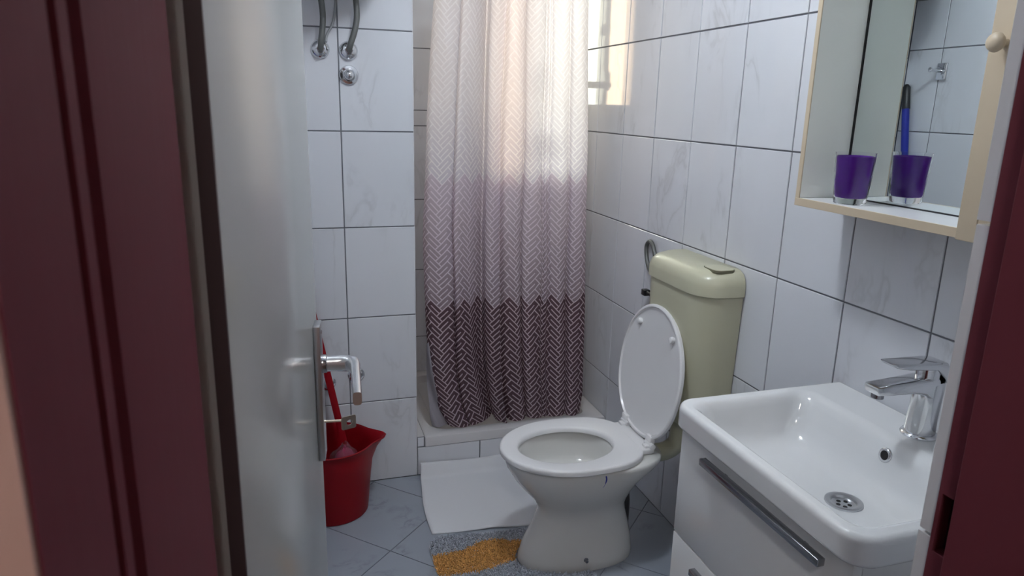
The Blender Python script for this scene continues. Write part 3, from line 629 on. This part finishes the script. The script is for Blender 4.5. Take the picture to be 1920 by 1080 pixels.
for q in range(NZ+1):
    z = ZB+(ZT-ZB)*q/NZ; lx, rx = lerp_tab(LEFT, z), lerp_tab(RIGHT, z)
    for p in range(NU+1):
        s = acc[-1]*p/NU; c = at_len(s); t = (c.x-0.484)/(1.146-0.484)
        amp = 1.0+0.15*math.sin(z*2.1+t*5)
        wob = 0.004*math.sin(z*9+t*31)+0.0018*math.sin(z*47+t*90)*math.sin(t*60)
        yy = 2.606+(c.y-2.606)*amp+wob
        if z < 0.3: yy += 0.012*(0.3-z)/0.14*math.sin(t*4)
        Vv.append((lx+(rx-lx)*t+0.003*math.sin(z*6+t*22)*math.sin(math.pi*t), yy, z)); UVs.append((s*1.02, z))
Ff = [[q*(NU+1)+p, q*(NU+1)+p+1, (q+1)*(NU+1)+p+1, (q+1)*(NU+1)+p] for q in range(NZ) for p in range(NU)]
cu = thing('shower_curtain', 'shower curtain with interlocking zigzag print fading from cream to plum', 'shower curtain', (0.82, 2.61, 0.162))
me = bpy.data.meshes.new('cloth'); O = org(cu); me.from_pydata([tuple(Vector(p)-O) for p in Vv], [], Ff)
ul = me.uv_layers.new(name='cloth')
for lp in me.loops: ul.data[lp.index].uv = UVs[lp.vertex_index]
link('cloth', me, M['curtain'], cu, 180)
# plain grey hem curling round at the lower left
m = bpy.data.materials.new('curtain_reverse'); m.use_nodes = True; M['hem'] = m
bb = bsdf(m); bb.inputs['Base Color'].default_value = (0.30, 0.28, 0.31, 1); bb.inputs['Roughness'].default_value = 0.4
HV = []; HQ, HZ = 10, 16
for q in range(HZ+1):
    z = 0.1635+0.36*q/HZ; lx = lerp_tab(LEFT, z)
    lx2 = lerp_tab([(0.16, 0.512), (0.20, 0.502), (0.32, 0.494), (0.53, 0.489)], z)
    for p in range(HQ+1):
        t = p/HQ; HV.append((lx2+(lx+0.03-lx2)*t, 2.632+0.012*math.sin(t*7+z*20)-0.016*math.sin(math.pi*t), z))
tag(obj('hem', (HV, [[q*(HQ+1)+p, q*(HQ+1)+p+1, (q+1)*(HQ+1)+p+1, (q+1)*(HQ+1)+p] for q in range(HZ) for p in range(HQ)]), M['hem'], cu, 180), 'plain grey reverse of the curtain hem')
rd = thing('curtain_rod', 'white curtain rod above the shower opening', 'curtain rod', (0.84, 2.606, 2.02))
obj('rod', tube([(XE-0.0, 2.606, 2.02), (XR, 2.606, 2.02)], 0.011, 16), M['wplastic'], rd, 40)
for q in range(9):
    x = 0.56+q*0.064
    obj('ring', loft([[Vector((x, 2.606+(0.019+0.002*math.cos(bq))*math.cos(aq), 2.012+(0.019+0.002*math.cos(bq))*math.sin(aq)))+Vector((0.002*math.sin(bq), 0, 0)) for bq in [2*math.pi*e/6 for e in range(6)]] for aq in [2*math.pi*e/18 for e in range(18)]], closed=True), M['wplastic'], rd, 60)

# ------------------------------------------------------------------ mats
def towel():
    NX, NY = 44, 34; Vt = []
    for q in range(NY+1):
        t = q/NY
        for p in range(NX+1):
            s = p/NX
            x = 0.412+0.026*t+s*(0.60-0.03*t); y0 = 2.128-0.062*s
            L1 = (2.505-y0); tot = L1+0.075; e = t*tot
            if e < L1: y, z = y0+e, 0.0035+0.0015*math.sin(x*23+e*17)+0.003*math.exp(-((s-0.35)/0.05)**2)*(1-t)
            else:
                h = (e-L1); y, z = 2.505+min(h, 0.075)*0.42+0.003*math.sin(x*9), 0.005+h*0.66*(0.90+0.10*math.cos(s*7))
            z += 0.006*math.exp(-s*25)*math.sin(t*6)**2
            Vt.append((x-0.008*math.sin(t*5)*math.exp(-s*8), y, z+0.002))
    F = [[q*(NX+1)+p, q*(NX+1)+p+1, (q+1)*(NX+1)+p+1, (q+1)*(NX+1)+p] for q in range(NY) for p in range(NX)]
    return Vt, F
tw = tag(obj('bath_towel_mat', towel(), M['towel'], smooth=180, origin=(0.7, 2.3, 0)), 'white terry bath mat spread before the shower step', 'bath mat')
sd = tw.modifiers.new('thick', 'SOLIDIFY'); sd.thickness = 0.0045; sd.offset = 1.0
# shaggy contour rug: grey blue with a wavy orange band
RX0, RX1, RY0, RY1 = 0.385, 0.86, 1.60, 2.098
def in_rug(x, y, ins=0.0):
    cx, cy, hx, hy, r = (RX0+RX1)/2, (RY0+RY1)/2, (RX1-RX0)/2-ins, (RY1-RY0)/2-ins, 0.06
    qx, qy = max(abs(x-cx)-hx+r, 0), max(abs(y-cy)-hy+r, 0)
    if math.hypot(qx, qy) > r: return False
    return True
def at_foot(x, y): return ((x-0.842)/0.203)**2+((y-TY)/0.118)**2 < 1 or (x > 0.842 and abs(y-TY) < 0.118)
def shear(x): return -0.11*(x-0.40)
rg = thing('toilet_rug', 'shaggy grey blue rug with a wavy orange band round the toilet foot', 'rug', (0.5, 1.86, 0))
edge = [p for p in rrect((RX0+RX1)/2, (RY0+RY1)/2, (RX1-RX0)/2, (RY1-RY0)/2, 0.06, 0, 8)]
pts = [(p.x, p.y) for p in edge]
# walk the outline, opening the notch on its right side
qI = [k for k, p in enumerate(pts) if p[0] > RX1-1e-3]
pts = [(x, y+shear(x)) for x, y in pts]
notch = [(RX1, TY-0.118)]+[(0.842+0.203*math.cos(math.radians(a_)), TY+0.118*math.sin(math.radians(a_))) for a_ in range(-90, -271, -15)]+[(RX1, TY+0.118)]
pts = pts+notch
obj('backing', prism(pts, 0.0015, 0.006), M['rugback'], rg)
TV, TF, TC = [], [], []
def band(x):
    up = lerp_tab([(0.36, 1.992), (0.49, 1.998), (0.53, 2.020), (0.565, 2.034), (0.62, 2.025), (0.70, 1.996), (0.9, 1.96)], x)
    lo = lerp_tab([(0.36, 1.888), (0.48, 1.876), (0.55, 1.882), (0.63, 1.903), (0.9, 1.90)], x)
    return lo, up
rnd = random.Random(3)
while len(TC) < 15000:
    x, y = rnd.uniform(RX0, RX1), rnd.uniform(RY0, RY1)
    if y < 1.74 and rnd.random() < 0.6: continue
    if not in_rug(x, y, 0.003): continue
    y += shear(x)
    if at_foot(x, y): continue
    lo, up = band(x); jit = rnd.gauss(0, 0.003)
    if lo < y+jit < up: c = (0.66, 0.35, 0.11)
    else: c = (0.42, 0.45, 0.51)
    f = rnd.uniform(0.65, 1.2); c = tuple(min(1, q*f) for q in c)
    h = rnd.uniform(0.010, 0.017); r = rnd.uniform(0.0020, 0.0032); a = rnd.uniform(0, 6.28); lx, ly = rnd.gauss(0, 0.004), rnd.gauss(0, 0.004)
    n0 = len(TV); O = org(rg)
    for k in range(3): TV.append((x+r*math.cos(a+2.094*k)-O.x, y+r*math.sin(a+2.094*k)-O.y, 0.005))
    for k in range(3): TV.append((x+lx+0.75*r*math.cos(a+2.094*k)-O.x, y+ly+0.75*r*math.sin(a+2.094*k)-O.y, h))
    TF += [(n0, n0+1, n0+4, n0+3), (n0+1, n0+2, n0+5, n0+4), (n0+2, n0, n0+3, n0+5), (n0+3, n0+4, n0+5)]; TC.append(c)
me = bpy.data.meshes.new('pile'); me.from_pydata(TV, [], TF); ca_ = me.color_attributes.new('tuft', 'FLOAT_COLOR', 'POINT')
for k, c in enumerate(TC):
    for q in range(6): ca_.data[k*6+q].color = (*c, 1)
pilo = link('pile', me, M['rug'], rg); pilo['kind'] = 'stuff'

# ------------------------------------------------------------------ bucket and cleaning things
BX, BY = 0.100, 2.388
bk = tag(obj('bucket', (lambda: (lambda R: loft(R))([
    [Vector((BX+rr*math.cos(aq), BY+rr*math.sin(aq), z)) for aq in [2*math.pi*e/56 for e in range(56)] for rr in [r+sp0*math.exp(-(((aq+math.pi) % (2*math.pi)-math.pi)/0.28)**2)]]
    for r, z, sp0 in ((0.118, 0.0, 0), (0.124, 0.003, 0), (0.127, 0.03, 0), (0.136, 0.13, 0), (0.141, 0.195, 0.004), (0.144, 0.235, 0.020), (0.146, 0.258, 0.038), (0.150, 0.264, 0.044), (0.151, 0.269, 0.045), (0.147, 0.271, 0.044),
                      (0.143, 0.264, 0.038), (0.141, 0.235, 0.018), (0.138, 0.195, 0.003), (0.133, 0.13, 0), (0.124, 0.03, 0), (0.115, 0.008, 0))]))(), M['bucket'], smooth=40, origin=(BX, BY, 0)),
    'red plastic bucket with a pouring lip behind the door', 'bucket')
mp = thing('scrub_brush', 'red handled flat scrub brush standing in the red bucket', 'brush', (0.13, 2.43, 0.03))
def flat_bar(p0, p1, wd, th):
    p0, p1 = Vector(p0), Vector(p1); t = (p1-p0).normalized(); s = Vector((1, 0, 0)); s = (s-t*s.dot(t)).normalized(); q = t.cross(s)
    return loft([[p+s*wd*a_+q*th*b_ for a_, b_ in ((1, 0.6), (0.6, 1), (-0.6, 1), (-1, 0.6), (-1, -0.6), (-0.6, -1), (0.6, -1), (1, -0.6))] for p in (p0, p0.lerp(p1, 0.5), p1)])
obj('brush_handle', flat_bar((0.172, 2.435, 0.10), (0.045, 2.526, 0.80), 0.0125, 0.006), M['bucket'], mp, 40)
obj('brush_head', box(0.125, 0.205, 2.385, 2.46, 0.03, 0.10, 0.012, 3), M['bucket'], mp, 40)
sg = tag(obj('sponge_block', loft([rrect(0.046, 2.335, 0.040, 0.040, 0.02, z, 5) if 0 < k < 3 else rrect(0.046, 2.335, 0.032, 0.032, 0.02, z, 5) for k, z in enumerate((0.03, 0.05, 0.215, 0.240))]), M['bucket'], smooth=50, origin=(0.065, 2.33, 0.03)), 'red plastic block lying in the bucket beside the packet', 'cleaning block')
pk = thing('cloth_packet', 'magenta cleaning cloths in a clear wrapper in the bucket', 'packet', (0.165, 2.335, 0.04))
def blob(cx, cy, cz, rx, ry, rz, sd, amp, nu=18, nv=24):
    rn = random.Random(sd); ph = [rn.uniform(0, 6.28) for _ in range(8)]; R = []
    for q in range(1, nu):
        th_ = math.pi*q/nu; ring = []
        for e in range(nv):
            f_a = 2*math.pi*e/nv
            k = 1+amp*(math.sin(3*f_a+ph[0]+2*th_)+0.7*math.sin(5*f_a+ph[1]-3*th_)+0.6*math.sin(7*th_+ph[2]+2*f_a))
            ring.append(Vector((cx+rx*k*math.sin(th_)*math.cos(f_a), cy+ry*k*math.sin(th_)*math.sin(f_a), cz+rz*k*math.cos(th_))))
        R.append(ring)
    return loft(R)
obj('cloths', blob(0.146, 2.345, 0.166, 0.042, 0.042, 0.090, 4, 0.05), M['pink'], pk, 60)
obj('wrapper', blob(0.146, 2.342, 0.168, 0.052, 0.050, 0.098, 9, 0.09, 22, 30), M['film'], pk, 30)
br = thing('broom', 'blue tube broom with black tip leaning in the left corner, seen in the mirror', 'broom', (-0.08, 2.26, 0))
obj('broom_tube', tube([(-0.078, 2.262, 0.12), (-0.092, 2.500, 1.47)], 0.0150, 16), M['blue'], br, 40)
obj('grip', tube([(-0.0928, 2.497, 1.455), (-0.0938, 2.512, 1.545), (-0.094, 2.514, 1.556)], [0.0165, 0.0155, 0.007], 16), M['blackp'], br, 40)
obj('broom_head', box(-0.104, -0.052, 2.13, 2.262, 0.075, 0.125, 0.008, 2), M['blue'], br, 30)
bri = [tube([(-0.098+0.0062*(e % 7), 2.136+0.0085*(e//7), 0.08), (-0.098+0.0062*(e % 7)+rnd.gauss(0, 0.002), 2.134+0.0087*(e//7), 0.004)], 0.0022, 5) for e in range(98)]
bo = obj('bristles', join(*bri), M['blackp'], br); bo['kind'] = 'stuff'
# ------------------------------------------------------------------ wall fittings
for x, z, lab in ((0.127, 1.595, 'chrome water valve rosette nearest the door edge on the left tiles'), (0.218, 1.594, 'chrome water valve rosette above the round wall cap')):
    v_ = thing('water_valve', lab, 'valve', (x, YP, z), 'heater valves on the left tiles')
    obj('rosette', lathe([(0.030, 0.001), (0.0305, 0.004), (0.026, 0.012), (0.016, 0.018), (0.012, 0.020)], (x, YP, z), '-y', 32), M['chrome'], v_, 50)
    obj('nut', lathe([(0.0135, 0.016), (0.0135, 0.034), (0.011, 0.036)], (x, YP, z), '-y', 6), M['dsteel'], v_, 20)
tag(obj('heater_hose', tube(smooth_path([(0.127, YP-0.028, 1.588), (0.129, YP-0.038, 1.615), (0.136, YP-0.036, 1.66), (0.138, YP-0.034, 1.71), (0.130, YP-0.040, 1.77), (0.112, YP-0.10, 1.83), (0.10, YP-0.20, 1.856)], 8), 0.0096, 14), M['hose'], smooth=60, origin=(0.127, YP-0.03, 1.59)), 'dark grey flexible hose rising from the valve nearest the door edge', 'hose')
tag(obj('heater_hose', tube(smooth_path([(0.218, YP-0.028, 1.588), (0.222, YP-0.038, 1.61), (0.236, YP-0.038, 1.65), (0.246, YP-0.036, 1.70), (0.244, YP-0.036, 1.76), (0.238, YP-0.10, 1.83), (0.236, YP-0.20, 1.856)], 8), 0.0096, 14), M['hose'], smooth=60, origin=(0.218, YP-0.03, 1.59)), 'dark grey flexible hose rising from the valve above the round cap', 'hose')
tag(obj('heater_cable', tube(smooth_path([(0.146, YP-0.016, 1.617), (0.150, YP-0.010, 1.640), (0.168, YP-0.008, 1.672), (0.178, YP-0.008, 1.71), (0.182, YP-0.010, 1.76), (0.18, YP-0.10, 1.864)], 8), 0.0042, 10), M['cable'], smooth=60, origin=(0.15, YP, 1.62)), 'thin light grey cable running between the two hoses', 'cable')
wc_ = thing('shutoff_cap', 'round chrome wall cap with domed centre below the valves', 'wall cap', (0.217, YP, 1.516))
obj('flange', lathe([(0.0315, 0.001), (0.032, 0.004), (0.029, 0.010), (0.021, 0.011), (0.019, 0.009)], (0.217, YP, 1.516), '-y', 36), M['chrome'], wc_, 50)
obj('dome', lathe([(0.017, 0.006), (0.0165, 0.016), (0.012, 0.024), (0.004, 0.028), (0, 0.028)], (0.217, YP, 1.516), '-y', 28), M['chrome'], wc_, 50)
for x, z, lab in ((0.209, 0.447, 'low chrome pipe rosette on the tiles behind the door lever'), (0.104, 0.424, 'low chrome pipe outlet on the tiles behind the red brush handle')):
    v_ = thing('pipe_outlet', lab, 'pipe outlet', (x, YP, z), 'low pipe outlets on the left tiles')
    obj('rosette', lathe([(0.030, 0.001), (0.0305, 0.003), (0.024, 0.010), (0.014, 0.014)], (x, YP, z), '-y', 28), M['chrome'], v_, 50)
    obj('plug', lathe([(0.0125, 0.012), (0.0125, 0.030), (0.008, 0.034), (0, 0.034)], (x, YP, z), '-y', 20), M['steel'], v_, 50)
wh = thing('water_heater', 'white cylindrical water heater on the left tiles above the hoses', 'water heater', (0.165, 2.345, 1.86))
obj('tank', lathe([(0.0, 0.0), (0.10, 0.002), (0.165, 0.010), (0.182, 0.03), (0.185, 0.06), (0.185, 0.44), (0.17, 0.48), (0.10, 0.50), (0, 0.50)], (0.165, 2.345, 1.86), 'z', 48), M['heater'], wh, 40)
obj('dial', lathe([(0.035, -0.02), (0.04, -0.018), (0.04, 0.006)], (0.19, 2.24, 1.862), 'z', 24), M['blackp'], wh, 40)
hk = thing('robe_hook', 'square chrome robe hook on the left wall, seen in the mirror', 'hook', (XL, 2.358, 1.605))
obj('plate', box(XL, XL+0.009, 2.335, 2.381, 1.571, 1.637, 0.003), M['chrome'], hk, 30)
obj('peg', join(tube([(XL+0.006, 2.358, 1.605), (XL+0.058, 2.364, 1.609)], 0.007, 14), lathe([(0.0, 0), (0.009, 0.001), (0.009, 0.006), (0, 0.008)], (XL+0.056, 2.364, 1.609), 'x', 16)), M['chrome'], hk, 40)
# ------------------------------------------------------------------ lamps
cl_ = thing('ceiling_lamp', 'round white ceiling lamp of the bathroom', 'lamp', (0.50, 1.45, ZC-0.09))
obj('lamp_base', lathe([(0.07, -0.03), (0.07, 0.0), (0.0, 0.0)], (0.50, 1.45, ZC), 'z', 32), M['wplastic'], cl_, 40)
obj('lamp_globe', lathe([(0.0, -0.115), (0.045, -0.110), (0.075, -0.09), (0.085, -0.065), (0.075, -0.035), (0.06, -0.031)], (0.50, 1.45, ZC), 'z', 32), M['lampglow'], cl_, 60)
hc_ = thing('hall_fill_lamp', 'added round fill lamp on the unseen hall ceiling', 'lamp', (-0.1, -0.7, ZC-0.09))  # lamp added out of view to fill the room through the doorway
obj('lamp_base', lathe([(0.09, -0.03), (0.09, 0.0), (0.0, 0.0)], (-0.1, -0.7, ZC), 'z', 32), M['wplastic'], hc_, 40)
obj('lamp_globe', lathe([(0.0, -0.125), (0.06, -0.120), (0.10, -0.10), (0.12, -0.065), (0.10, -0.035), (0.08, -0.031)], (-0.1, -0.7, ZC), 'z', 32), M['hallfill'], hc_, 60)
